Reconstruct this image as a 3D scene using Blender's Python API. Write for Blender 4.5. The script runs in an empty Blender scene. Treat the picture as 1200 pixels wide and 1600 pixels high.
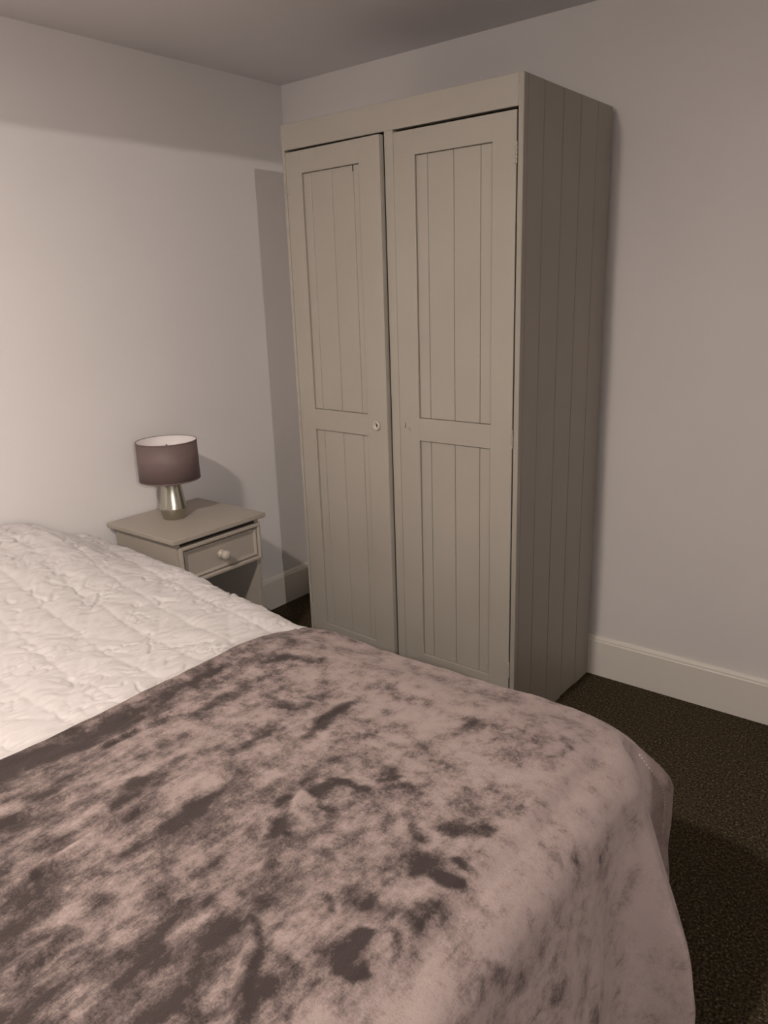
import bpy, bmesh, math, random
from mathutils import Vector, Matrix, noise
C = bpy.context.scene.collection
SC = bpy.context.scene

# ------------------------------------------------------------------ camera
F_PX, PITCH, YAW, ROLL = 1191.54, -0.2820, 0.6812, -0.0328
CAM = (2.5275, -2.5265, 1.4224)
cd = bpy.data.cameras.new('camera'); cam = bpy.data.objects.new('camera', cd); C.objects.link(cam)
cd.sensor_fit = 'VERTICAL'; cd.sensor_height = 32.0; cd.lens = 32.0 * F_PX / 1600.0
cd.clip_start = 0.02
_cy, _sy, _cp, _sp = math.cos(YAW), math.sin(YAW), math.cos(PITCH), math.sin(PITCH)
fwd = Vector((-_sy * _cp, _cy * _cp, _sp)); rt = Vector((_cy, _sy, 0)); up = rt.cross(fwd)
cr, sr = math.cos(ROLL), math.sin(ROLL)
rt2 = cr * rt + sr * up; up2 = -sr * rt + cr * up
m = Matrix((rt2, up2, -fwd)).transposed().to_4x4(); m.translation = Vector(CAM)
cam.matrix_world = m
SC.camera = cam

# ------------------------------------------------------------------ world, lamps, exposure
w = bpy.data.worlds.new('world'); SC.world = w; w.use_nodes = True
w.node_tree.nodes['Background'].inputs[0].default_value = (0.9, 0.88, 0.92, 1)
w.node_tree.nodes['Background'].inputs[1].default_value = 0.05
def point(name, loc, power, col, rad):
    l = bpy.data.lights.new(name, 'POINT'); l.energy = power; l.color = col; l.shadow_soft_size = rad
    o = bpy.data.objects.new(name, l); o.location = loc; C.objects.link(o); return o
def disk(name, loc, power, col, size):
    l = bpy.data.lights.new(name, 'AREA'); l.shape = 'DISK'; l.size = size; l.energy = power; l.color = col
    o = bpy.data.objects.new(name, l); o.location = loc; C.objects.link(o); return o
point('ceiling_bulb', (1.38, -2.62, 2.19), 19, (1.0, 0.875, 0.79), 0.04)
disk('ceiling_diffuser', (1.38, -2.62, 2.17), 32, (1.0, 0.86, 0.74), 0.14)
point('hallway_bulb', (5.0, -3.70, 2.158), 165, (1.0, 0.90, 0.84), 0.004)
SC.view_settings.view_transform = 'Standard'
SC.view_settings.look = 'None'
SC.view_settings.gamma = 1
SC.view_settings.use_curve_mapping = False
SC.view_settings.exposure = -0.03

# ------------------------------------------------------------------ helpers
def tag(o, label=None, cat=None, group=None, kind=None):
    if label: o['label'] = label
    if cat: o['category'] = cat
    if group: o['group'] = group
    if kind: o['kind'] = kind
    return o
def empty(name, loc, label, cat, rz=0):
    o = bpy.data.objects.new(name, None); C.objects.link(o); o.location = loc; o.rotation_euler.z = rz
    o.empty_display_size = 0.05
    return tag(o, label, cat)
def obj(name, bm, mat, parent=None, smooth=False, loc=None):
    me = bpy.data.meshes.new(name)
    bmesh.ops.recalc_face_normals(bm, faces=bm.faces)
    if smooth:
        for f in bm.faces: f.smooth = True
    bm.to_mesh(me); bm.free()
    me.materials.append(mat)
    o = bpy.data.objects.new(name, me); C.objects.link(o)
    if parent: o.parent = parent
    if loc: o.location = loc
    return o
def add_box(bm, x0, x1, y0, y1, z0, z1, bev=0.0, seg=1):
    r = bmesh.ops.create_cube(bm, size=1)
    vs = r['verts']
    for v in vs:
        v.co = Vector(((x0 + x1) / 2 + v.co.x * (x1 - x0), (y0 + y1) / 2 + v.co.y * (y1 - y0), (z0 + z1) / 2 + v.co.z * (z1 - z0)))
    if bev > 0:
        es = list({e for v in vs for e in v.link_edges})
        bmesh.ops.bevel(bm, geom=es, offset=bev, segments=seg, affect='EDGES', profile=0.5)
def box(x0, x1, y0, y1, z0, z1, bev=0.0, seg=1):
    bm = bmesh.new(); add_box(bm, x0, x1, y0, y1, z0, z1, bev, seg); return bm
def add_lathe(bm, prof, n=48, axis='z', c=(0, 0, 0), closed=False):
    rings = []
    for r, h in prof:
        ring = []
        for i in range(n):
            a = 2 * math.pi * i / n
            p = (r * math.cos(a), r * math.sin(a), h) if axis == 'z' else (h, r * math.cos(a), r * math.sin(a)) if axis == 'x' else (r * math.cos(a), h, r * math.sin(a))
            ring.append(bm.verts.new((p[0] + c[0], p[1] + c[1], p[2] + c[2])))
        rings.append(ring)
    m_ = len(rings)
    for k in range(m_ if closed else m_ - 1):
        A, B = rings[k], rings[(k + 1) % m_]
        for i in range(n): bm.faces.new((A[i], A[(i + 1) % n], B[(i + 1) % n], B[i]))
    if not closed:
        for ring in (rings[0], rings[-1]):
            bm.faces.new(ring)
def sstep(a, b, x):
    t = min(1, max(0, (x - a) / (b - a))); return t * t * (3 - 2 * t)
def nz(x, y, z=0.0): return noise.noise(Vector((x, y, z)))

# ------------------------------------------------------------------ materials
def mat(name, col, rough=0.6, metal=0.0, spec=0.5):
    m_ = bpy.data.materials.new(name); m_.use_nodes = True
    b = m_.node_tree.nodes['Principled BSDF']
    b.inputs['Base Color'].default_value = (*col, 1); b.inputs['Roughness'].default_value = rough
    b.inputs['Metallic'].default_value = metal; b.inputs['Specular IOR Level'].default_value = spec
    return m_
def nodes(m_): return m_.node_tree.nodes, m_.node_tree.links, m_.node_tree.nodes['Principled BSDF']
def noise_node(m_, scale, detail=3, rough=0.5, vec=None, dist=0.0):
    N, L, b = nodes(m_)
    n = N.new('ShaderNodeTexNoise'); n.inputs['Scale'].default_value = scale; n.inputs['Detail'].default_value = detail
    n.inputs['Roughness'].default_value = rough; n.inputs['Distortion'].default_value = dist
    if vec is None:
        tc = N.new('ShaderNodeTexCoord'); vec = tc.outputs['Object']
    L.new(vec, n.inputs['Vector']); return n
def mapping(m_, scale=(1, 1, 1), rot=(0, 0, 0)):
    N, L, b = nodes(m_)
    tc = N.new('ShaderNodeTexCoord'); mp = N.new('ShaderNodeMapping')
    mp.inputs['Scale'].default_value = scale; mp.inputs['Rotation'].default_value = rot
    L.new(tc.outputs['Object'], mp.inputs['Vector']); return mp.outputs['Vector']
def bump(m_, fac, strength=0.2, dist=0.002, prev=None):
    N, L, b = nodes(m_)
    bp_ = N.new('ShaderNodeBump'); bp_.inputs['Strength'].default_value = strength; bp_.inputs['Distance'].default_value = dist
    L.new(fac, bp_.inputs['Height'])
    if prev: L.new(prev.outputs[0], bp_.inputs['Normal'])
    L.new(bp_.outputs[0], b.inputs['Normal']); return bp_
def ramp(m_, fac, stops, target='Base Color'):
    N, L, b = nodes(m_)
    r = N.new('ShaderNodeValToRGB'); el = r.color_ramp.elements
    el[0].position, el[0].color = stops[0][0], (*stops[0][1], 1)
    el[1].position, el[1].color = stops[-1][0], (*stops[-1][1], 1)
    for p_, c_ in stops[1:-1]:
        e = el.new(p_); e.color = (*c_, 1)
    L.new(fac, r.inputs[0])
    if target: L.new(r.outputs[0], b.inputs[target])
    return r

M_wall = mat('wall_paint', (0.74, 0.71, 0.70), 0.85, spec=0.25)
n = noise_node(M_wall, 2.0, 4); ramp(M_wall, n.outputs[0], [(0.3, (0.79, 0.77, 0.765)), (0.7, (0.82, 0.80, 0.795))])
n = noise_node(M_wall, 220, 3); bump(M_wall, n.outputs[0], 0.12, 0.001)
M_ceil = mat('ceiling_paint', (0.74, 0.72, 0.725), 0.9, spec=0.2)
n = noise_node(M_ceil, 150, 3); bump(M_ceil, n.outputs[0], 0.1, 0.001)
M_base = mat('skirting_gloss', (0.83, 0.80, 0.74), 0.45)
n = noise_node(M_base, 40, 3); bump(M_base, n.outputs[0], 0.05, 0.001)

def painted(name, col):
    m_ = mat(name, col, 0.42, spec=0.45)
    v = mapping(m_, (60, 60, 3)); n_ = noise_node(m_, 1.0, 4, 0.6, v)
    bump(m_, n_.outputs[0], 0.16, 0.0012)
    n2 = noise_node(m_, 3.0, 3)
    c2 = tuple(c * 0.93 for c in col)
    ramp(m_, n2.outputs[0], [(0.3, c2), (0.7, col)])
    return m_
M_ward = painted('wardrobe_paint', (0.375, 0.348, 0.302))
M_night = painted('nightstand_paint', (0.425, 0.385, 0.335))
M_dark = mat('dark_void', (0.02, 0.017, 0.015), 0.9, spec=0.1)
M_knob = mat('knob_paint', (0.50, 0.455, 0.405), 0.25)
n = noise_node(M_knob, 30, 2); bump(M_knob, n.outputs[0], 0.05, 0.001)

M_carpet = mat('carpet', (0.05, 0.04, 0.03), 1.0, spec=0.05)
n = noise_node(M_carpet, 150, 4, 0.75)
ramp(M_carpet, n.outputs[0], [(0.32, (0.014, 0.011, 0.007)), (0.48, (0.058, 0.045, 0.028)), (0.59, (0.125, 0.100, 0.062)), (0.72, (0.46, 0.375, 0.23))])
n = noise_node(M_carpet, 120, 3, 0.6); bump(M_carpet, n.outputs[0], 1.0, 0.012)

M_quilt = mat('quilt_cotton', (0.61, 0.583, 0.585), 0.75, spec=0.2)
n = noise_node(M_quilt, 90, 4, 0.65); b0 = bump(M_quilt, n.outputs[0], 0.28, 0.003)
M_quilt.node_tree.nodes['Principled BSDF'].inputs['Sheen Weight'].default_value = 0.15

# plush throw: pile brushed both ways, pale mauve one way and dark plum the other
M_throw = mat('plush_throw', (0.4, 0.3, 0.28), 0.8, spec=0.15)
N, L, B = nodes(M_throw)
def mth(op, a, b=None, clamp=False):
    n_ = N.new('ShaderNodeMath'); n_.operation = op; n_.use_clamp = clamp
    for i, v in enumerate((a, b)):
        if v is None: continue
        if isinstance(v, (int, float)): n_.inputs[i].default_value = v
        else: L.new(v, n_.inputs[i])
    return n_.outputs[0]
vA = mapping(M_throw, (18.0, 5.5, 8.0), (0, 0, math.radians(4)))
nA = noise_node(M_throw, 1.0, 8, 0.72, vA, 0.0)            # streaks running across the bed
nB = noise_node(M_throw, 16.0, 9, 0.75, None, 0.0)          # smudges
nap = N.new('ShaderNodeAttribute'); nap.attribute_name = 'nap'
tc = N.new('ShaderNodeTexCoord'); sep = N.new('ShaderNodeSeparateXYZ'); L.new(tc.outputs['Object'], sep.inputs[0])
def mr(v, a, b, c, d):
    r = N.new('ShaderNodeMapRange'); r.interpolation_type = 'SMOOTHSTEP'
    L.new(v, r.inputs[0])
    for i, q in enumerate((a, b, c, d)): r.inputs[i + 1].default_value = q
    return r.outputs[0]
wA = mr(sep.outputs[1], -1.45, -1.95, 0.20, 0.62)
sA = mth('MULTIPLY', mth('SUBTRACT', nA.outputs[0], 0.5), wA)
sB = mth('MULTIPLY', mth('SUBTRACT', nB.outputs[0], 0.5), mth('SUBTRACT', 1.10, wA))
fine = noise_node(M_throw, 260, 3, 0.7)
tot = mth('ADD', mth('ADD', sA, sB), mth('MULTIPLY', nap.outputs['Fac'], -1.0))
tot = mth('ADD', tot, mth('MULTIPLY', mth('SUBTRACT', fine.outputs[0], 0.5), 0.14))
mid = noise_node(M_throw, 55, 5, 0.7)
tot = mth('ADD', tot, mth('MULTIPLY', mth('SUBTRACT', mid.outputs[0], 0.5), 0.14))
tot = mth('ADD', tot, 0.5)
ramp(M_throw, tot, [(0.36, (0.048, 0.037, 0.036)), (0.43, (0.125, 0.099, 0.095)), (0.49, (0.235, 0.186, 0.176)), (0.56, (0.335, 0.270, 0.256)), (0.66, (0.385, 0.314, 0.300))])
bb = bump(M_throw, fine.outputs[0], 0.5, 0.004)
B.inputs['Sheen Weight'].default_value = 0.25; B.inputs['Sheen Roughness'].default_value = 0.4
B.inputs['Sheen Tint'].default_value = (0.9, 0.8, 0.8, 1)

M_shade = mat('taupe_satin_shade', (0.165, 0.118, 0.115), 0.55, spec=0.4)
v = mapping(M_shade, (400, 400, 900)); n = noise_node(M_shade, 1.0, 2, 0.5, v); bump(M_shade, n.outputs[0], 0.08, 0.0005)
M_shade_in = mat('shade_lining', (0.85, 0.80, 0.80), 0.6)
n = noise_node(M_shade_in, 60, 2); bump(M_shade_in, n.outputs[0], 0.05, 0.0005)
M_steel = mat('brushed_steel', (0.50, 0.49, 0.42), 0.22, metal=1.0)
v = mapping(M_steel, (10, 10, 900)); n = noise_node(M_steel, 1.0, 2, 0.5, v); bump(M_steel, n.outputs[0], 0.05, 0.0004)
M_steel.node_tree.nodes['Principled BSDF'].inputs['Anisotropic'].default_value = 0.6
M_bulb = mat('clear_bulb_glass', (1, 1, 1), 0.03); M_bulb.node_tree.nodes['Principled BSDF'].inputs['Transmission Weight'].default_value = 0.9
M_plastic = mat('white_plastic', (0.8, 0.78, 0.75), 0.4)
M_mattress = mat('mattress_ticking', (0.7, 0.68, 0.66), 0.9)
M_divan = mat('divan_fabric', (0.10, 0.09, 0.085), 0.9)
M_thread = mat('hem_thread', (0.62, 0.52, 0.47), 0.7)

# ------------------------------------------------------------------ the room
HC = 2.258; RX = 3.9; RY = -4.6; HX = 6.0
def struct(name, bm, m_, **k): return tag(obj(name, bm, m_, **k), kind='structure')
bm = bmesh.new(); bmesh.ops.create_grid(bm, x_segments=2, y_segments=2, size=0.5)
fl = struct('floor', box(-0.1, HX + 0.1, RY - 0.1, 0.1, -0.08, 0.0), M_carpet); bm.free()
struct('ceiling', box(-0.1, HX + 0.1, RY - 0.1, 0.1, HC, HC + 0.08), M_ceil)
struct('wall_left', box(-0.1, 0, RY, 0, 0, HC), M_wall)
struct('wall_back', box(-0.1, HX + 0.1, 0, 0.1, 0, HC), M_wall)
struct('wall_front', box(-0.1, HX + 0.1, RY - 0.1, RY, 0, HC), M_wall)
DY0, DY1, DZ = -3.60, -2.735, 2.117            # doorway the photograph was taken from
bm = bmesh.new()
add_box(bm, RX, RX + 0.09, RY, DY0, 0, HC); add_box(bm, RX, RX + 0.09, DY1, 0, 0, HC); add_box(bm, RX, RX + 0.09, DY0, DY1, DZ, HC)
struct('wall_right', bm, M_wall)
struct('wall_hallway', box(HX, HX + 0.1, RY, 0, 0, HC), M_wall)

def skirting(name, p0, p1, n_in):
    # profile: flat face, a small step and a sloped top
    prof = [(0.001, 0.0), (0.016, 0.0), (0.016, 0.137), (0.0135, 0.141), (0.0125, 0.147), (0.007, 0.154), (0.001, 0.156)]
    bm = bmesh.new(); A = []; Bq = []
    for d, z in prof:
        A.append(bm.verts.new((p0[0] + n_in[0] * d, p0[1] + n_in[1] * d, z)))
        Bq.append(bm.verts.new((p1[0] + n_in[0] * d, p1[1] + n_in[1] * d, z)))
    k = len(prof)
    for i in range(k): bm.faces.new((A[i], A[(i + 1) % k], Bq[(i + 1) % k], Bq[i]))
    bm.faces.new(A); bm.faces.new(Bq[::-1])
    return struct(name, bm, M_base)
skirting('baseboard_left', (0, RY, 0), (0, -0.017, 0), (1, 0))
skirting('baseboard_back', (0.001, 0, 0), (RX, 0, 0), (0, -1))
skirting('baseboard_right', (RX, DY1, 0), (RX, -0.017, 0), (-1, 0))

# ------------------------------------------------------------------ wardrobe
AX, WW, WD, WH, WG = 0.5731, 0.8916, 0.569, 1.95, 0.0187
WF = -(WD + WG)
W = empty('wardrobe', (AX, WF, 0), 'tall two-door wardrobe in greige paint with tongue-and-groove panels, against back wall', 'wardrobe')
ZB, ZT = 0.150, 1.873
SL, SR, PL, PR = 0.012, 0.875, 0.426, 0.461
# front frame
fr = bmesh.new()

obj('corner_stile', box(0, SL, 0, 0.022, 0, WH, 0.0012), M_ward, W); fr.free()
obj('corner_stile', box(SR, WW, 0, 0.022, 0, WH, 0.0016), M_ward, W)
obj('frieze_rail', box(SL, SR, 0.0005, 0.022, ZT, WH, 0.001), M_ward, W)
obj('plinth_rail', box(SL, SR, 0.0005, 0.022, 0.0, ZB - 0.002, 0.001), M_ward, W)
obj('centre_post', box(PL + 0.0015, PR - 0.001, 0.001, 0.024, ZB - 0.002, ZT, 0.001), M_ward, W)
obj('top_panel', box(0, WW - 0.0104, 0.022, WD, WH - 0.02, WH, 0.001), M_ward, W)
obj('base_panel', box(0.014, WW - 0.014, 0.022, WD - 0.01, ZB - 0.03, ZB - 0.012), M_ward, W)
obj('back_panel', box(0.014, WW - 0.014, WD - 0.01, WD, 0.02, WH - 0.02), M_ward, W)
bm = box(0.0, 0.014, 0.022, WD, 0.0, WH - 0.02, 0.0008)
obj('side_panel', bm, M_ward, W)
sp = obj('side_panel', box(WW - 0.018, WW - 0.010, 0.022, WD, 0.0, WH - 0.02), M_ward, W)
ys = [0.022, 0.112, 0.227, 0.342, 0.457, WD]
for i in range(5):
    bm = box(WW - 0.010, WW, ys[i] + 0.0006, ys[i + 1] - 0.0010, 0.004 * (i % 2), WH - 0.0005, 0.0022 if i else 0.0012)
    obj('board', bm, M_ward, sp)
# doors: 22 mm frame of stiles and rails round recessed boards
def make_door(x0, x1, panels_x, board_x, z0, z1, pivot, ang, zcracks):
    d = bmesh.new(); T = 0.021
    px0, px1 = panels_x
    R = [(z0, 0.212), (0.960, 1.032), (1.797, z1)]
    add_box(d, x0, px0, 0, T, z0, z1, 0.0012)
    add_box(d, px1, x1, 0, T, z0, z1, 0.0012)
    for a_, b_ in R: add_box(d, px0 - 0.001, px1 + 0.001, 0.0004, T, a_, b_, 0.0012)
    for v in d.verts: v.co -= Vector((pivot, 0, 0))
    do = obj('door', d, M_ward, W, loc=(pivot, 0, 0)); do.rotation_euler.z = ang
    for (a_, b_) in ((0.212, 0.960), (1.032, 1.797)):
        e = [px0] + list(board_x) + [px1]
        for i in range(len(e) - 1):
            bm = box(e[i] - pivot + (0.0007 if i else 0.0004), e[i + 1] - pivot - (0.0007 if i < len(e) - 2 else -0.0006), 0.0075, 0.0165, a_ + (0.0006 if i < 3 else 0.0006), b_ - 0.0008, 0.0016)
            obj('board', bm, M_ward, do)
    obj('backing', box(px0 - pivot, px1 - pivot, 0.0168, 0.0195, 0.213, 1.796), M_ward, do)
    return do
angL = -math.radians(2.4)
DL = make_door(SL + 0.002, PL - 0.003, (0.086, 0.338), (0.122, 0.2155, 0.308), ZB, ZT - 0.0075, SL + 0.002, angL, None)
DR = make_door(PR + 0.0005, SR - 0.0045, (0.538, 0.798), (0.578, 0.668, 0.757), ZB + 0.002, ZT - 0.0075, SR - 0.0045, 0.0, None)
# dark crack at the head of one left-hand board
pv = SL + 0.002
obj('crack', box(0.3065 - pv, 0.3090 - pv, 0.0068, 0.0082, 1.778, 1.796), M_dark, DL)
# lock escutcheon on the left door (ring, cup and keyhole)
bm = bmesh.new(); add_lathe(bm, [(0.0150, 0.0), (0.0155, -0.004), (0.0140, -0.0070), (0.0115, -0.0075), (0.0095, -0.0050), (0.0085, -0.0020), (0.001, -0.0016)], 32, 'y', (0.378 - pv, 0.0, 0.998))
k_ = obj('lock_rose', bm, M_knob, DL, True)
bm = bmesh.new(); add_lathe(bm, [(0.0030, 0.0), (0.0030, -0.0022)], 16, 'y', (0.378 - pv, 0, 1.000)); add_box(bm, 0.3768 - pv, 0.3792 - pv, -0.0021, 0.0, 0.9925, 1.000)
obj('keyhole', bm, M_dark, k_)
# right door: empty keyhole slot and an old filled screw mark
pr = SR - 0.0045
bm = bmesh.new(); add_box(bm, 0.4835 - pr, 0.4850 - pr, -0.0006, 0.001, 1.000, 1.014, 0); add_box(bm, 0.4810 - pr, 0.4850 - pr, -0.0006, 0.001, 0.9985, 1.0005, 0)
obj('keyhole', bm, M_dark, DR)
bm = bmesh.new(); add_lathe(bm, [(0.0055, 0.001), (0.0055, -0.0012), (0.0035, -0.0016), (0.001, -0.0008)], 16, 'y', (0.500 - pr, 0, 0.994))
k2 = obj('filler_patch', bm, M_ward, DR, True)
bm = box(0.4975 - pr, 0.5025 - pr, -0.0022, -0.0012, 0.9955, 0.9968); obj('screw_slot', bm, M_dark, k2)
# painted butt hinges
def hinge(door, hx, zc, side):
    # side -1: leaf lies on the door to the right of the knuckle for the left door
    bm = bmesh.new()
    for k in range(5):
        z_ = zc - 0.027 + k * 0.0108
        add_lathe(bm, [(0.0026, z_), (0.0032, z_ + 0.001), (0.0032, z_ + 0.0088), (0.0026, z_ + 0.0098)], 12, 'z', (hx, -0.0022, 0))
    a_, b_ = (hx, hx + 0.012) if side > 0 else (hx - 0.012, hx)
    add_box(bm, a_, b_, -0.0012, 0.001, zc - 0.027, zc + 0.027, 0.0004)
    h = obj('hinge', bm, M_ward, door, False)
    bm = bmesh.new()
    for dz in (-0.019, 0.0, 0.019):
        add_lathe(bm, [(0.0020, -0.0010), (0.0020, -0.0018), (0.0012, -0.0022)], 10, 'y', (hx + side * (0.0065 + 0.002 * (dz == 0)), 0, zc + dz))
    obj('hinge_screws', bm, M_knob, h)
for zc in (1.762, 0.996, 0.252):
    hinge(DL, 0.0, zc, 1); hinge(DR, 0.0022, zc, -1)

# ------------------------------------------------------------------ nightstand
NX1, NY0, NY1, NH = 0.4207, -1.067, -0.6451, 0.6292
M_back_shade = mat('shade_toned_back', (0.045, 0.032, 0.024), 0.8)  # near-black puts the deep shade below the drawer into the back's colour
Nn = empty('nightstand', (0.022, (NY0 + NY1) / 2, 0), 'greige bedside table with single drawer and open shelf space, against left wall', 'bedside table')
ox, oy = 0.022, (NY0 + NY1) / 2
hw = (NY1 - NY0) / 2
def frustum_top(x0, x1, y0, y1, z0, z1, inset):
    bm = bmesh.new()
    lv = [(0.007, z0), (0.0015, z0 + 0.003), (0.0, z0 + 0.006), (0.0, z1 - 0.0015), (0.0015, z1)]
    rings = []
    for ins, z in lv:
        rings.append([bm.verts.new(p) for p in ((x0, y0 + ins, z), (x1 - ins, y0 + ins, z), (x1 - ins, y1 - ins, z), (x0, y1 - ins, z))])
    for k in range(len(rings) - 1):
        for i in range(4): bm.faces.new((rings[k][i], rings[k][(i + 1) % 4], rings[k + 1][(i + 1) % 4], rings[k + 1][i]))
    bm.faces.new(rings[0][::-1]); bm.faces.new(rings[-1])
    return bm
obj('table_top', frustum_top(-0.003, NX1 - ox, -hw, hw, NH - 0.021, NH, 0), M_night, Nn)
bx1 = 0.400 - ox; bw = hw - 0.021
obj('side_panel', box(0.016, bx1, -bw, -bw + 0.018, 0, NH - 0.021, 0.001), M_night, Nn)
obj('side_panel', box(0.016, bx1, bw - 0.018, bw, 0, NH - 0.021, 0.001), M_night, Nn)
obj('back_panel', box(0.016, 0.024, -bw + 0.018, bw - 0.018, 0.0, NH - 0.022), M_back_shade, Nn)
obj('lower_rail', box(0.20, 0.215, -bw + 0.018, bw - 0.018, 0.395, 0.440, 0.001), M_night, Nn)
obj('shadow_gap_strip', box(bx1 - 0.02, bx1 - 0.002, -bw + 0.018, bw - 0.018, NH - 0.033, NH - 0.022), M_dark, Nn)  # near-black strip paints in the shadow gap between top and drawer
obj('drawer_shelf', box(0.024, bx1 - 0.004, -bw + 0.018, bw - 0.018, 0.444, 0.452), M_night, Nn)
# drawer: front slab, bevelled outer moulding, inner bead, knob
zA, zB_ = 0.449, 0.594; yA, yB = -bw + 0.007, bw - 0.001
dr = obj('drawer', box(0.05, bx1 - 0.001, yA + 0.004, yB - 0.004, zA + 0.006, zB_ - 0.004, 0.001), M_night, Nn)
def frame_ring(x_back, prof, y0, y1, z0, z1):
    # prof: (inset, x) pairs around the rectangle
    bm = bmesh.new(); rings = []
    for ins, x in prof:
        rings.append([bm.verts.new(p) for p in ((x, y0 + ins, z0 + ins), (x, y1 - ins, z0 + ins), (x, y1 - ins, z1 - ins), (x, y0 + ins, z1 - ins))])
    for k in range(len(rings)):
        A, Bq = rings[k], rings[(k + 1) % len(rings)]
        for i in range(4): bm.faces.new((A[i], A[(i + 1) % 4], Bq[(i + 1) % 4], Bq[i]))
    return bm
xb = bx1 + 0.0055
obj('outer_moulding', frame_ring(xb, [(0.0, xb - 0.012), (0.0, xb + 0.004), (0.003, xb + 0.009), (0.010, xb + 0.010), (0.0155, xb + 0.0045), (0.017, xb - 0.007)], yA, yB, zA, zB_), M_night, dr)
obj('inner_moulding', frame_ring(xb, [(0.0205, xb - 0.007), (0.0205, xb + 0.002), (0.0225, xb + 0.0035), (0.0250, xb + 0.001), (0.0265, xb - 0.004), (0.0290, xb - 0.007)], yA, yB, zA, zB_), M_night, dr)
bm = bmesh.new()
prof = [(0.007, 0.0), (0.0115, 0.0), (0.0145, 0.003), (0.0150, 0.008), (0.0120, 0.013), (0.0085, 0.0165), (0.0090, 0.0185), (0.0135, 0.0215), (0.0165, 0.027), (0.0165, 0.032), (0.0135, 0.038), (0.008, 0.0412), (0.002, 0.042)]
add_lathe(bm, [(r * 1.12, xb - 0.006 + h * 1.1) for r, h in prof], 32, 'x', (0, -0.002, 0.522))
obj('knob', bm, M_knob, dr, True)

# ------------------------------------------------------------------ table lamp
LX, LY, LZ = 0.178, -0.880, NH + 0.0004
Lp = empty('table_lamp', (LX, LY, LZ), 'small table lamp with taupe drum shade and conical brushed steel base on bedside table', 'lamp')
bm = bmesh.new()
add_lathe(bm, [(0.001, 0.0), (0.0400, 0.0), (0.0415, 0.0015), (0.0490, 0.035), (0.0497, 0.0385), (0.0487, 0.042), (0.0325, 0.156), (0.0305, 0.159), (0.001, 0.159)], 64)
lb = obj('lamp_base', bm, M_steel, Lp, True)
bm = bmesh.new(); add_lathe(bm, [(0.013, 0.158), (0.013, 0.185), (0.001, 0.185)], 24); obj('bulb_holder', bm, M_plastic, Lp, True)
bm = bmesh.new(); add_lathe(bm, [(0.010, 0.185), (0.014, 0.195), (0.0175, 0.215), (0.0165, 0.233), (0.0115, 0.255), (0.006, 0.272), (0.001, 0.280)], 24); obj('bulb', bm, M_bulb, Lp, True)
R0, H0, H1 = 0.109, 0.150, 0.293
bm = bmesh.new(); add_lathe(bm, [(R0 + 0.001, H0), (R0, H1), (R0 - 0.0012, H1), (R0 - 0.0002, H0)], 96, closed=True); sh = obj('lamp_shade', bm, M_shade, Lp, True)
bm = bmesh.new(); add_lathe(bm, [(R0 - 0.0004, H0 + 0.001), (R0 - 0.0014, H1 - 0.0006), (R0 - 0.0022, H1 - 0.0006), (R0 - 0.0012, H0 + 0.001)], 96, closed=True); obj('shade_lining', bm, M_shade_in, sh, True)
for zz in (H0 + 0.001, H1 - 0.001):
    bm = bmesh.new()
    add_lathe(bm, [(R0 + 0.0016 - (0.001 if zz > 0.2 else 0), zz - 0.0022), (R0 + 0.0020 - (0.001 if zz > 0.2 else 0), zz), (R0 + 0.0014 - (0.001 if zz > 0.2 else 0), zz + 0.0022), (R0 - 0.0008, zz + 0.0022), (R0 - 0.0008, zz - 0.0022)], 96, closed=True)
    obj('shade_trim', bm, M_shade, sh, True)
bm = bmesh.new()
for k in range(3):
    a = k * 2 * math.pi / 3 + 0.4
    p = Vector((math.cos(a), math.sin(a), 0)); q = Vector((-p.y, p.x, 0))
    A = p * 0.012 + Vector((0, 0, 0.183)); Bq = p * (R0 - 0.001) + Vector((0, 0, 0.160))
    vs = []
    for P in (A, Bq):
        for s, t in ((-1, -1), (1, -1), (1, 1), (-1, 1)): vs.append(bm.verts.new(P + q * 0.0012 * s + Vector((0, 0, 0.0012 * t))))
    for i in range(4): bm.faces.new((vs[i], vs[(i + 1) % 4], vs[4 + (i + 1) % 4], vs[4 + i]))
    bm.faces.new(vs[:4]); bm.faces.new(vs[4:])
obj('shade_spider', bm, M_plastic, sh)

# ------------------------------------------------------------------ bed
BX1, BY0, BY1 = 2.02, -2.66, -1.20          # foot end, near side, far side of the covers' rounded edge
Bd = empty('bed', (1.0, -1.93, 0), 'double bed with its head at the left wall, under quilt and throw', 'bed')
obj('divan_base', box(-0.96, 0.96, -0.66, 0.66, 0.04, 0.27, 0.01, 2), M_divan, Bd)
obj('mattress', box(-0.96, 0.96, -0.66, 0.66, 0.272, 0.46, 0.04, 4), M_mattress, Bd, True)
for sx in (-0.85, 0.85):
    for sy in (-0.55, 0.55):
        bm = bmesh.new(); add_lathe(bm, [(0.022, 0.0), (0.025, 0.005), (0.025, 0.041)], 16, 'z', (sx, sy, 0)); obj('castor', bm, M_dark, Bd, True)

def top_z(x, y):
    """height of the covers over the bed, without fine wrinkles"""
    z = 0.552
    z += 0.055 * sstep(0.95, 0.45, x) 
    z += 0.105 * sstep(0.62, 0.16, x) * sstep(-1.16, -1.42, y)
    z -= 0.020 * math.exp(-((x - 1.09) / 0.10) ** 2) * sstep(-1.45, -1.2, y)
    z += 0.012 * nz(x * 2.2, y * 2.2, 3.0)
    return z

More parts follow.
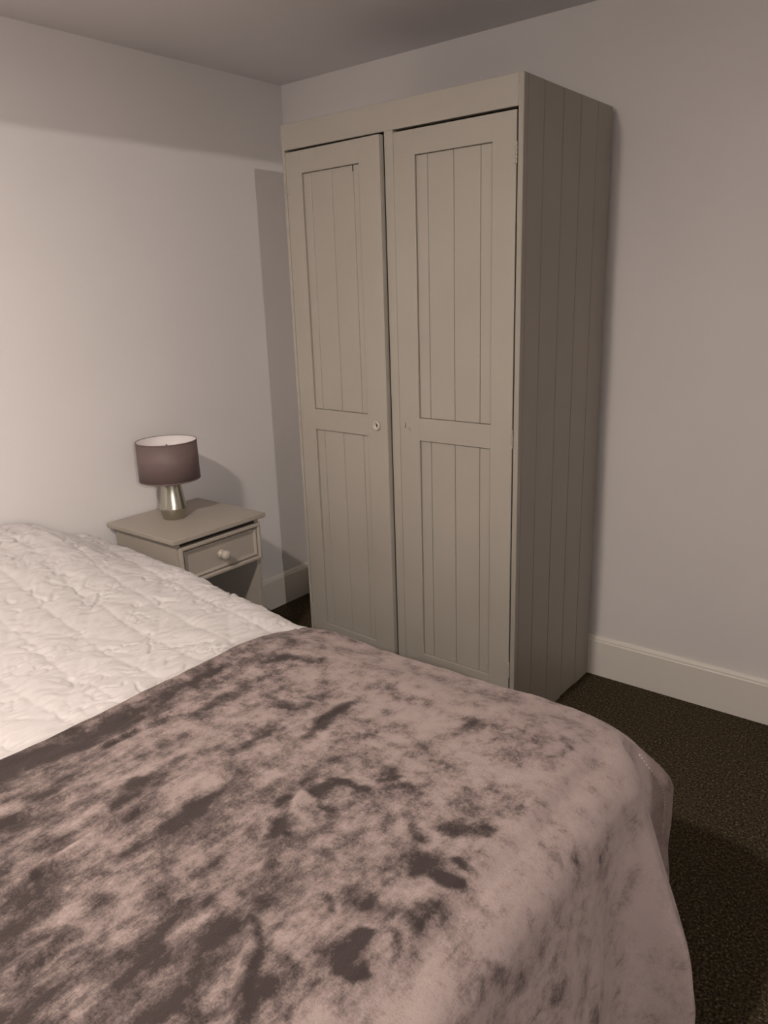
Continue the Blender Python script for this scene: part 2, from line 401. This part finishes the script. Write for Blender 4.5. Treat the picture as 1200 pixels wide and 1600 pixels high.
# quilt: crinkled, stitched in rows along the bed
def quilt():
    bm = bmesh.new()
    X0, X1 = 0.022, 1.13
    nx, ns = 400, 420
    Rr = 0.085; yE = -1.115; drop = 0.22
    s_top = 1.46                                # flat run of cloth from near side to the far edge
    total = s_top + Rr * math.pi / 2 + drop
    rows = []
    for i in range(nx + 1):
        x = X0 + (X1 - X0) * i / nx
        row = []
        for j in range(ns + 1):
            s = total * j / ns
            yc = yE - Rr                        # start of the rounding
            if s < s_top:
                y = yc - (s_top - s); ny_, nz_ = 0, 1; base = top_z(x, y)
                py, pz = y, base
            else:
                t0 = top_z(x, yc)
                if s < s_top + Rr * math.pi / 2:
                    th = (s - s_top) / Rr
                    py, pz = yc + Rr * math.sin(th), t0 - Rr * (1 - math.cos(th)); ny_, nz_ = math.sin(th), math.cos(th)
                else:
                    e = s - s_top - Rr * math.pi / 2
                    py, pz = yE - 0.02 * sstep(0, 0.2, e), t0 - Rr - e; ny_, nz_ = 1, 0
                    py += 0.006 * math.sin(x * 31 + 2 * nz(x * 4, 1))  * min(1, e / 0.1)
            # stitch rows (along x), wavering, and weaker cross rows
            sw = s + 0.010 * nz(x * 5, s * 5, 1.7)
            xw = x + 0.010 * nz(x * 5, s * 5, 7.7)
            pitch = 0.118
            a = abs(((sw / pitch) % 1) - 0.5) * 2       # 1 on the seam, 0 mid row
            c_ = abs(((xw / 0.150) % 1) - 0.5) * 2
            seam = max(0, (a - 0.80) / 0.20); cseam = max(0, (c_ - 0.88) / 0.12)
            puff = 0.007 * (1 - a ** 2.5) + 0.003 * (1 - c_ ** 5)
            # gathers: short folds across the rows, fading mid row
            row_id = math.floor(sw / pitch)
            g1 = nz(x * 34 + row_id * 5.3, sw * 9, row_id * 1.3)
            g2 = nz(x * 75 + row_id * 2.1, sw * 16, 9 + row_id)
            g3 = nz(x * 13, sw * 17, 4.4)
            rg = 1 - abs(nz(x * 17 + 3 * g3, sw * 12 + 20, 2.2)) * 2.6     # thin ridges
            rg = max(0, rg) ** 2.2
            ck = max(0, 1 - abs(nz(x * 15 + 1.5 * g3, sw * 22 - 31, 6.1)) * 7.0) ** 1.2   # thin creases
            env = 0.35 + 0.65 * a
            head = sstep(0.55, 0.12, x)
            h1 = nz(x * 90, sw * 26, 41)                      # fine crepe running across the rows
            h2 = nz(x * 46 + 2 * g3, sw * 13, 44)
            dia = abs(((s / 0.236 + x / 0.30) % 1) - 0.5) * 2; dib = abs(((s / 0.236 - x / 0.30) % 1) - 0.5) * 2
            d = puff * 0.45 + 0.0035 * (1 - max(dia, dib) ** 4) + 0.0030 * g1 * env + 0.0030 * h1 * (0.5 + 0.5 * a) + 0.0034 * h2 + 0.0034 * g3
            msk = sstep(0.05, 0.30, nz(x * 9, s * 9, 11)); msk2 = sstep(0.05, 0.3, nz(x * 11, s * 11, 31))
            ckA = max(0, 1 - abs(nz(x * 24 + 1.0 * g3, sw * 13 - 31, 6.1)) * 10.0)
            ckB = max(0, 1 - abs(nz(x * 36, sw * 20 + 11 + g3, 16.1)) * 9.0)
            ckC = max(0, 1 - abs(nz(x * 15, sw * 30 + 5, 26.1)) * 9.0)
            d -= 0.0085 * ckA * msk * (1 + 1.2 * head) + 0.0055 * ckB * msk2 + 0.0028 * ckC * (1 - msk) * msk2
            d += 0.0075 * head * nz(x * 17, s * 28, 12.0)
            d -= 0.0012 * seam
            row.append(bm.verts.new((x, py + ny_ * d, pz + nz_ * d)))
        rows.append(row)
    for i in range(nx):
        for j in range(ns):
            bm.faces.new((rows[i][j], rows[i + 1][j], rows[i + 1][j + 1], rows[i][j + 1]))
    o = obj('quilt', bm, M_quilt, None, True)
    tag(o, 'cream crinkled ruched quilt spread over the head half of the bed', 'quilt')
    md = o.modifiers.new('thickness', 'SOLIDIFY'); md.thickness = 0.005; md.offset = -1
    return o
quilt()

# where the pile of the throw has been brushed: strokes (x0,y0,z0, x1,y1,z1, width, strength)
NAP = [
    (1.158, -2.018, 0.572, 1.178, -1.784, 0.572, 0.025, 0.09), (1.178, -1.784, 0.572, 1.164, -1.517, 0.572, 0.025, 0.07), (1.199, -1.87, 0.572, 1.212, -1.696, 0.572, 0.026, 0.1),
    (1.252, -1.846, 0.572, 1.263, -1.692, 0.572, 0.011, 0.1), (1.177, -1.583, 0.572, 1.177, -1.488, 0.572, 0.016, 0.12), (1.297, -1.534, 0.572, 1.301, -1.68, 0.572, 0.018, 0.05),
    (1.473, -1.706, 0.572, 1.492, -1.603, 0.572, 0.013, 0.06), (1.551, -1.589, 0.572, 1.542, -1.452, 0.572, 0.014, 0.14), (1.259, -1.377, 0.572, 1.344, -1.331, 0.572, 0.018, 0.16),
    (1.339, -1.504, 0.572, 1.419, -1.532, 0.572, 0.018, 0.07), (1.419, -1.532, 0.572, 1.463, -1.508, 0.572, 0.016, 0.08), (1.315, -2.093, 0.572, 1.313, -1.988, 0.572, 0.023, 0.06),
    (1.285, -2.009, 0.572, 1.28, -1.918, 0.572, 0.02, 0.07), (1.431, -1.946, 0.572, 1.416, -1.891, 0.572, 0.019, 0.12), (1.416, -1.891, 0.572, 1.422, -1.789, 0.572, 0.013, 0.07),
    (1.564, -1.93, 0.572, 1.563, -1.87, 0.572, 0.015, 0.11), (1.547, -1.871, 0.572, 1.57, -1.79, 0.572, 0.015, 0.08), (1.664, -1.754, 0.572, 1.71, -1.822, 0.572, 0.013, 0.15),
    (1.731, -1.863, 0.572, 1.756, -1.879, 0.572, 0.014, 0.08), (1.697, -1.708, 0.572, 1.708, -1.66, 0.572, 0.017, 0.12), (1.708, -1.66, 0.572, 1.752, -1.65, 0.572, 0.015, 0.13),
    (1.715, -1.727, 0.572, 1.739, -1.721, 0.572, 0.009, 0.1), (1.66, -1.702, 0.572, 1.694, -1.721, 0.572, 0.012, 0.1), (1.813, -1.608, 0.572, 1.834, -1.608, 0.572, 0.014, 0.12),
    (1.768, -1.616, 0.572, 1.779, -1.592, 0.572, 0.008, 0.1), (1.856, -1.656, 0.572, 1.902, -1.7, 0.572, 0.011, 0.1), (1.907, -1.662, 0.572, 1.939, -1.625, 0.572, 0.011, 0.1),
    (1.935, -1.657, 0.572, 1.989, -1.617, 0.572, 0.018, 0.13), (1.94, -1.743, 0.572, 1.994, -1.745, 0.572, 0.019, 0.13), (1.994, -1.745, 0.572, 2.03, -1.731, 0.572, 0.011, 0.13),
    (1.987, -1.7, 0.572, 2.041, -1.694, 0.572, 0.01, 0.13), (2.041, -1.694, 0.572, 2.067, -1.69, 0.56, 0.011, 0.13), (1.981, -1.824, 0.572, 2.046, -1.79, 0.572, 0.028, 0.08),
    (2.018, -1.781, 0.572, 2.046, -1.79, 0.572, 0.016, 0.07), (2.054, -1.769, 0.572, 2.058, -1.78, 0.56, 0.008, 0.16), (1.96, -1.902, 0.572, 1.978, -1.953, 0.572, 0.015, 0.18),
    (1.992, -1.878, 0.572, 2.017, -1.911, 0.572, 0.011, 0.12), (1.827, -1.98, 0.572, 1.873, -2.019, 0.572, 0.013, 0.16), (1.846, -1.959, 0.572, 1.871, -1.989, 0.572, 0.011, 0.12),
    (1.931, -2.018, 0.572, 1.957, -2.054, 0.572, 0.026, 0.09), (1.87, -2.028, 0.572, 1.929, -2.086, 0.572, 0.015, 0.08), (1.868, -1.877, 0.572, 1.892, -1.889, 0.572, 0.009, 0.11),
    (1.797, -1.814, 0.572, 1.819, -1.824, 0.572, 0.01, 0.09), (1.902, -1.852, 0.572, 1.951, -1.845, 0.572, 0.016, 0.06), (2.058, -1.921, 0.56, 2.077, -1.868, 0.56, 0.006, 0.1),
    (1.991, -1.706, 0.572, 1.92, -1.741, 0.572, 0.016, 0.06), (1.772, -1.344, 0.572, 1.807, -1.363, 0.572, 0.017, 0.09), (1.767, -1.406, 0.572, 1.797, -1.37, 0.572, 0.012, 0.07),
    (1.922, -1.35, 0.572, 1.97, -1.31, 0.572, 0.015, 0.05), (1.972, -1.314, 0.572, 1.993, -1.272, 0.572, 0.013, 0.06), (1.981, -1.36, 0.572, 1.992, -1.327, 0.572, 0.008, 0.06),
    (1.981, -1.36, 0.572, 1.997, -1.296, 0.572, 0.01, 0.05), (1.649, -1.547, 0.572, 1.662, -1.482, 0.572, 0.01, 0.04), (1.749, -1.553, 0.572, 1.764, -1.491, 0.572, 0.01, 0.05),
    (1.506, -1.333, 0.572, 1.629, -1.351, 0.572, 0.015, 0.04), (1.829, -1.52, 0.572, 1.852, -1.491, 0.572, 0.009, 0.05), (1.545, -2.085, 0.572, 1.55, -2.187, 0.572, 0.034, 0.05),
    (1.622, -2.09, 0.572, 1.64, -2.187, 0.572, 0.022, 0.07), (1.726, -2.097, 0.572, 1.755, -2.173, 0.572, 0.033, 0.05), (1.787, -2.024, 0.572, 1.765, -2.093, 0.572, 0.023, 0.07),
    (1.689, -2.223, 0.572, 1.685, -2.27, 0.572, 0.021, 0.09), (1.731, -1.979, 0.572, 1.771, -1.994, 0.572, 0.013, 0.08), (1.821, -2.124, 0.572, 1.819, -2.169, 0.572, 0.025, 0.05),
    (1.83, -2.07, 0.572, 1.862, -2.126, 0.572, 0.022, 0.06), (1.449, -2.052, 0.572, 1.435, -2.15, 0.572, 0.033, 0.05), (2.033, -1.36, 0.572, 2.064, -1.387, 0.56, 0.013, 0.11),
    (2.064, -1.387, 0.56, 2.098, -1.418, 0.56, 0.012, 0.12), (2.081, -1.489, 0.56, 2.105, -1.51, 0.56, 0.013, 0.13), (2.106, -1.513, 0.56, 2.115, -1.402, 0.393, 0.011, 0.09),
    (2.115, -1.476, 0.44, 2.115, -1.463, 0.365, 0.013, 0.08), (2.115, -1.543, 0.525, 2.115, -1.54, 0.518, 0.009, 0.09), (2.115, -1.697, 0.558, 2.115, -1.703, 0.544, 0.007, 0.1),
    (2.115, -1.796, 0.536, 2.115, -1.783, 0.497, 0.017, 0.1), (2.115, -1.732, 0.458, 2.115, -1.721, 0.437, 0.013, 0.08), (2.115, -1.648, 0.417, 2.115, -1.662, 0.391, 0.018, 0.07),
    (2.029, -1.55, 0.572, 2.049, -1.554, 0.572, 0.004, 0.09), (2.115, -1.624, 0.471, 2.115, -1.567, 0.413, 0.006, 0.07), (2.059, -1.612, 0.56, 2.089, -1.682, 0.56, 0.008, 0.05),
    (2.115, -0.952, -0.263, 2.115, -0.939, -0.368, 0.02, 0.1), (2.115, -1.22, -0.085, 2.115, -1.168, -0.17, 0.022, 0.08), (2.115, -1.834, 0.51, 2.115, -1.866, 0.507, 0.015, 0.07),
    (1.405, -1.863, 0.572, 1.381, -1.927, 0.572, 0.02, -0.05), (1.649, -1.975, 0.572, 1.636, -2.109, 0.572, 0.03, -0.05), (1.725, -1.885, 0.572, 1.714, -1.927, 0.572, 0.025, -0.07),
    (1.863, -1.911, 0.572, 1.88, -1.955, 0.572, 0.026, -0.05), (1.928, -1.785, 0.572, 1.959, -1.794, 0.572, 0.016, -0.05), (1.618, -1.709, 0.572, 1.512, -1.724, 0.572, 0.016, -0.03),
    (1.676, -1.5, 0.572, 1.711, -1.324, 0.572, 0.068, -0.04), (1.884, -1.675, 0.572, 1.851, -1.719, 0.572, 0.023, -0.05), (2.106, -1.785, 0.56, 2.071, -1.945, 0.56, 0.022, -0.05),
    (2.016, -1.454, 0.572, 2.04, -1.635, 0.572, 0.058, -0.05), (1.937, -1.885, 0.572, 1.958, -1.883, 0.572, 0.013, -0.05)]

def nap_at(co):
    x, y, z = co
    wob = Vector((nz(x * 22, y * 22, z * 22 + 3), nz(x * 22, y * 22, z * 22 + 9), 0)) * 0.016 + Vector((nz(x * 60, y * 60, z * 60 + 3), nz(x * 60, y * 60, z * 60 + 9), 0)) * 0.007
    P = Vector(co) + wob
    v = 0.062 * sstep(-1.60, -2.10, y) * sstep(2.0, 1.8, x)
    v -= 0.055 * sstep(1.95, 2.08, x) + 0.055 * sstep(-1.55, -1.30, y) * sstep(1.2, 1.45, x)
    v += 0.03 * sstep(1.30, 1.15, x)
    for x0, y0, z0, x1, y1, z1, wd, st in NAP:
        if abs(P.x - (x0 + x1) / 2) > 0.22 or abs(P.y - (y0 + y1) / 2) > 0.22: continue
        A = Vector((x0, y0, z0)); D = Vector((x1 - x0, y1 - y0, z1 - z0)); L2 = max(D.length_squared, 1e-6)
        t = min(1, max(0, (P - A).dot(D) / L2))
        q = (P - A - D * t).length / wd
        if q < 2.2: v += st * math.exp(-q ** 3)
    return v
# throw: plush blanket over the foot half, draped down the sides and gathered at the corner
STITCH = []
def throw():
    bm = bmesh.new()
    XS = 1.125
    rc = 0.10                                       # plan radius of the covers' corners
    xe, ye, yn = 2.045, -1.190, -2.66               # plan outline where the cloth starts to fall
    path = []                                       # (x, y, nx, ny)
    def seg(p, q, n_, nrm):
        for k in range(n_): 
            t = k / n_; path.append((p[0] + (q[0] - p[0]) * t, p[1] + (q[1] - p[1]) * t, nrm[0], nrm[1]))
    seg((XS, ye), (xe - rc, ye), 150, (0, 1))
    for k in range(60):
        a = math.pi / 2 * (1 - k / 60); path.append((xe - rc + rc * math.cos(a), ye - rc + rc * math.sin(a), math.cos(a), math.sin(a)))
    seg((xe, ye - rc), (xe, yn + rc), 220, (1, 0))
    for k in range(40):
        a = -math.pi / 2 * (k / 40); path.append((xe - rc + rc * math.cos(a), yn + rc + rc * math.sin(a), math.cos(a), math.sin(a)))
    seg((xe - rc, yn), (XS, yn), 100, (0, -1)); path.append((XS, yn, 0, -1))
    n_t = len(path)
    ym = -2.43
    nr, nk = 180, 80                                # rings on top, rings down the skirt
    arc = 0; prev = path[0]; rings = []
    Rr = 0.075
    for i, (x, y, nx_, ny_) in enumerate(path):
        arc += math.hypot(x - prev[0], y - prev[1]); prev = (x, y)
        sx = XS + (min(x, 1.75) - XS) * 1.0
        col = []
        # top
        for j in range(nr):
            r = (j / nr)
            px, py = sx + (x - sx) * r, ym + (y - ym) * r
            z = top_z(px, py) + 0.021
            z += wrinkle(px, py)
            # soft roll-off towards the rim
            dist = math.hypot(x - px, y - py)
            z -= 0.020 * math.exp(-(dist / 0.07) ** 2)
            if px < XS + 0.03: z += 0.004 * (1 - (px - XS) / 0.03)
            col.append(bm.verts.new((px, py, z)))
        # skirt
        zr = top_z(x, y) + 0.021 - 0.020 + wrinkle(x, y)
        ang = math.atan2(ny_, nx_)                 # 0 foot, pi/2 far side
        corner = math.exp(-((arc - 0.93) / 0.16) ** 2)
        length = 0.50
        hem = 0.012 + 0.24 * sstep(0.84, 0.74, arc)    # far side hangs less
        if ny_ < -0.5: hem = 0.25
        for k in range(nk + 1):
            t = k / nk; L_ = (zr - hem) * 1.02
            sdist = t * (L_ + 0.01)
            if sdist < Rr * 1.2:
                th = sdist / (Rr * 1.2) * 1.35
                off = Rr * math.sin(th) * 0.95; z = zr - Rr * 0.95 * (1 - math.cos(th)) 
                o1, z1 = off, z
            else:
                e = sdist - Rr * 1.2
                off = o1 + e * 0.10; z = z1 - e
            z = max(z, hem * 0.999 if False else z)
            dpt = sstep(0.0, 0.30, zr - z)
            # gathered corner: foot ridge, deep valley, flap swinging out past it
            d2 = sstep(0.0, 0.16, zr - z); d3 = sstep(0.05, 0.40, zr - z)
            flap = math.exp(-((arc - 0.865) / 0.030) ** 2); val = math.exp(-((arc - 0.915) / 0.019) ** 2); rid = math.exp(-((arc - 0.985) / 0.040) ** 2)
            fade = 1 - 0.12 * sstep(0.12, 0.35, zr - z)
            off += 0.078 * flap * d2 * fade - 0.085 * val * sstep(0.0, 0.08, zr - z) + 0.045 * rid * d3 + 0.018 * rid * d2
            xtra = 0.055 * flap * d2 * fade + 0.035 * rid * d3
            off += dpt * (0.010 * math.sin(arc * 21 + 1.5 * nz(arc * 3, 0.3)) + 0.008 * nz(arc * 14, z * 3, 5)) * (1 - corner * 0.7)
            off += 0.004 * nz(arc * 30, z * 14, 8) * dpt
            pt = (x + nx_ * off + xtra, y + ny_ * off - 0.3 * xtra, z)
            if abs(arc - 0.886) < 0.0016: STITCH.append(pt)
            col.append(bm.verts.new(pt))
        rings.append(col)
    n_c = len(rings[0])
    for i in range(n_t - 1):
        for j in range(n_c - 1):
            try: bm.faces.new((rings[i][j], rings[i][j + 1], rings[i + 1][j + 1], rings[i + 1][j]))
            except ValueError: pass
    bmesh.ops.remove_doubles(bm, verts=bm.verts, dist=0.00002)
    o = obj('throw_blanket', bm, M_throw, None, True)
    tag(o, 'mauve-grey plush throw with brushed dark patches draped over the foot of bed', 'throw blanket')
    at = o.data.attributes.new('nap', 'FLOAT', 'POINT')
    at.data.foreach_set('value', [nap_at(v.co) for v in o.data.vertices])
    md = o.modifiers.new('thickness', 'SOLIDIFY'); md.thickness = 0.007; md.offset = -1
    return o, rings
CREASES = [  # (x0, y0, x1, y1, height, width): shallow fold lines on the throw
    (1.485, -2.25, 1.476, -1.78, 0.0110, 0.010), (1.66, -1.70, 1.775, -1.93, 0.0075, 0.012), (1.773, -1.925, 1.92, -2.09, 0.0075, 0.012),
    (1.235, -1.90, 1.25, -1.62, 0.0065, 0.009), (1.30, -2.12, 1.345, -1.93, 0.0070, 0.010), (1.61, -2.25, 1.66, -1.98, 0.0070, 0.012),
    (1.50, -1.72, 1.54, -1.44, 0.0035, 0.009)]
def wrinkle(x, y):
    z = 0.010 * nz(x * 4.5, y * 3, 21) + 0.0035 * nz(x * 16 + 2 * y, y * 7, 22) + 0.0015 * nz(x * 45, y * 25, 23)
    for x0, y0, x1, y1, h, w_ in CREASES:
        dx, dy = x1 - x0, y1 - y0; L2 = dx * dx + dy * dy
        t = ((x - x0) * dx + (y - y0) * dy) / L2
        if -0.1 < t < 1.1:
            dd = ((x - x0) * dy - (y - y0) * dx) / math.sqrt(L2) + 0.006 * nz(t * 4, h * 900)
            fade = sstep(-0.1, 0.2, t) * sstep(1.1, 0.8, t)
            z += h * fade * (math.exp(-(dd / w_) ** 2) - 0.6 * math.exp(-((dd - w_ * 1.1) / (w_ * 0.6)) ** 2))
    return z
TH, RINGS = throw()

# hem stitching on the gathered flap
if len(STITCH) > 10:
    bm = bmesh.new()
    pts = [Vector(p) for p in STITCH if 0.30 < p[2] < 0.50]
    for k in range(0, len(pts) - 1, 1):
        P = pts[k] + Vector((0.0012, -0.0008, 0)); D = (pts[k + 1] - pts[k])
        r_ = bmesh.ops.create_icosphere(bm, subdivisions=1, radius=1)
        q = D.to_track_quat('Z', 'Y').to_matrix()
        for v in r_['verts']:
            v.co = P + D * 0.5 + q @ Vector((v.co.x * 0.0016, v.co.y * 0.0016, v.co.z * D.length * 0.33))
    st = obj('hem_stitching', bm, M_thread, TH, True); st['kind'] = 'stuff'
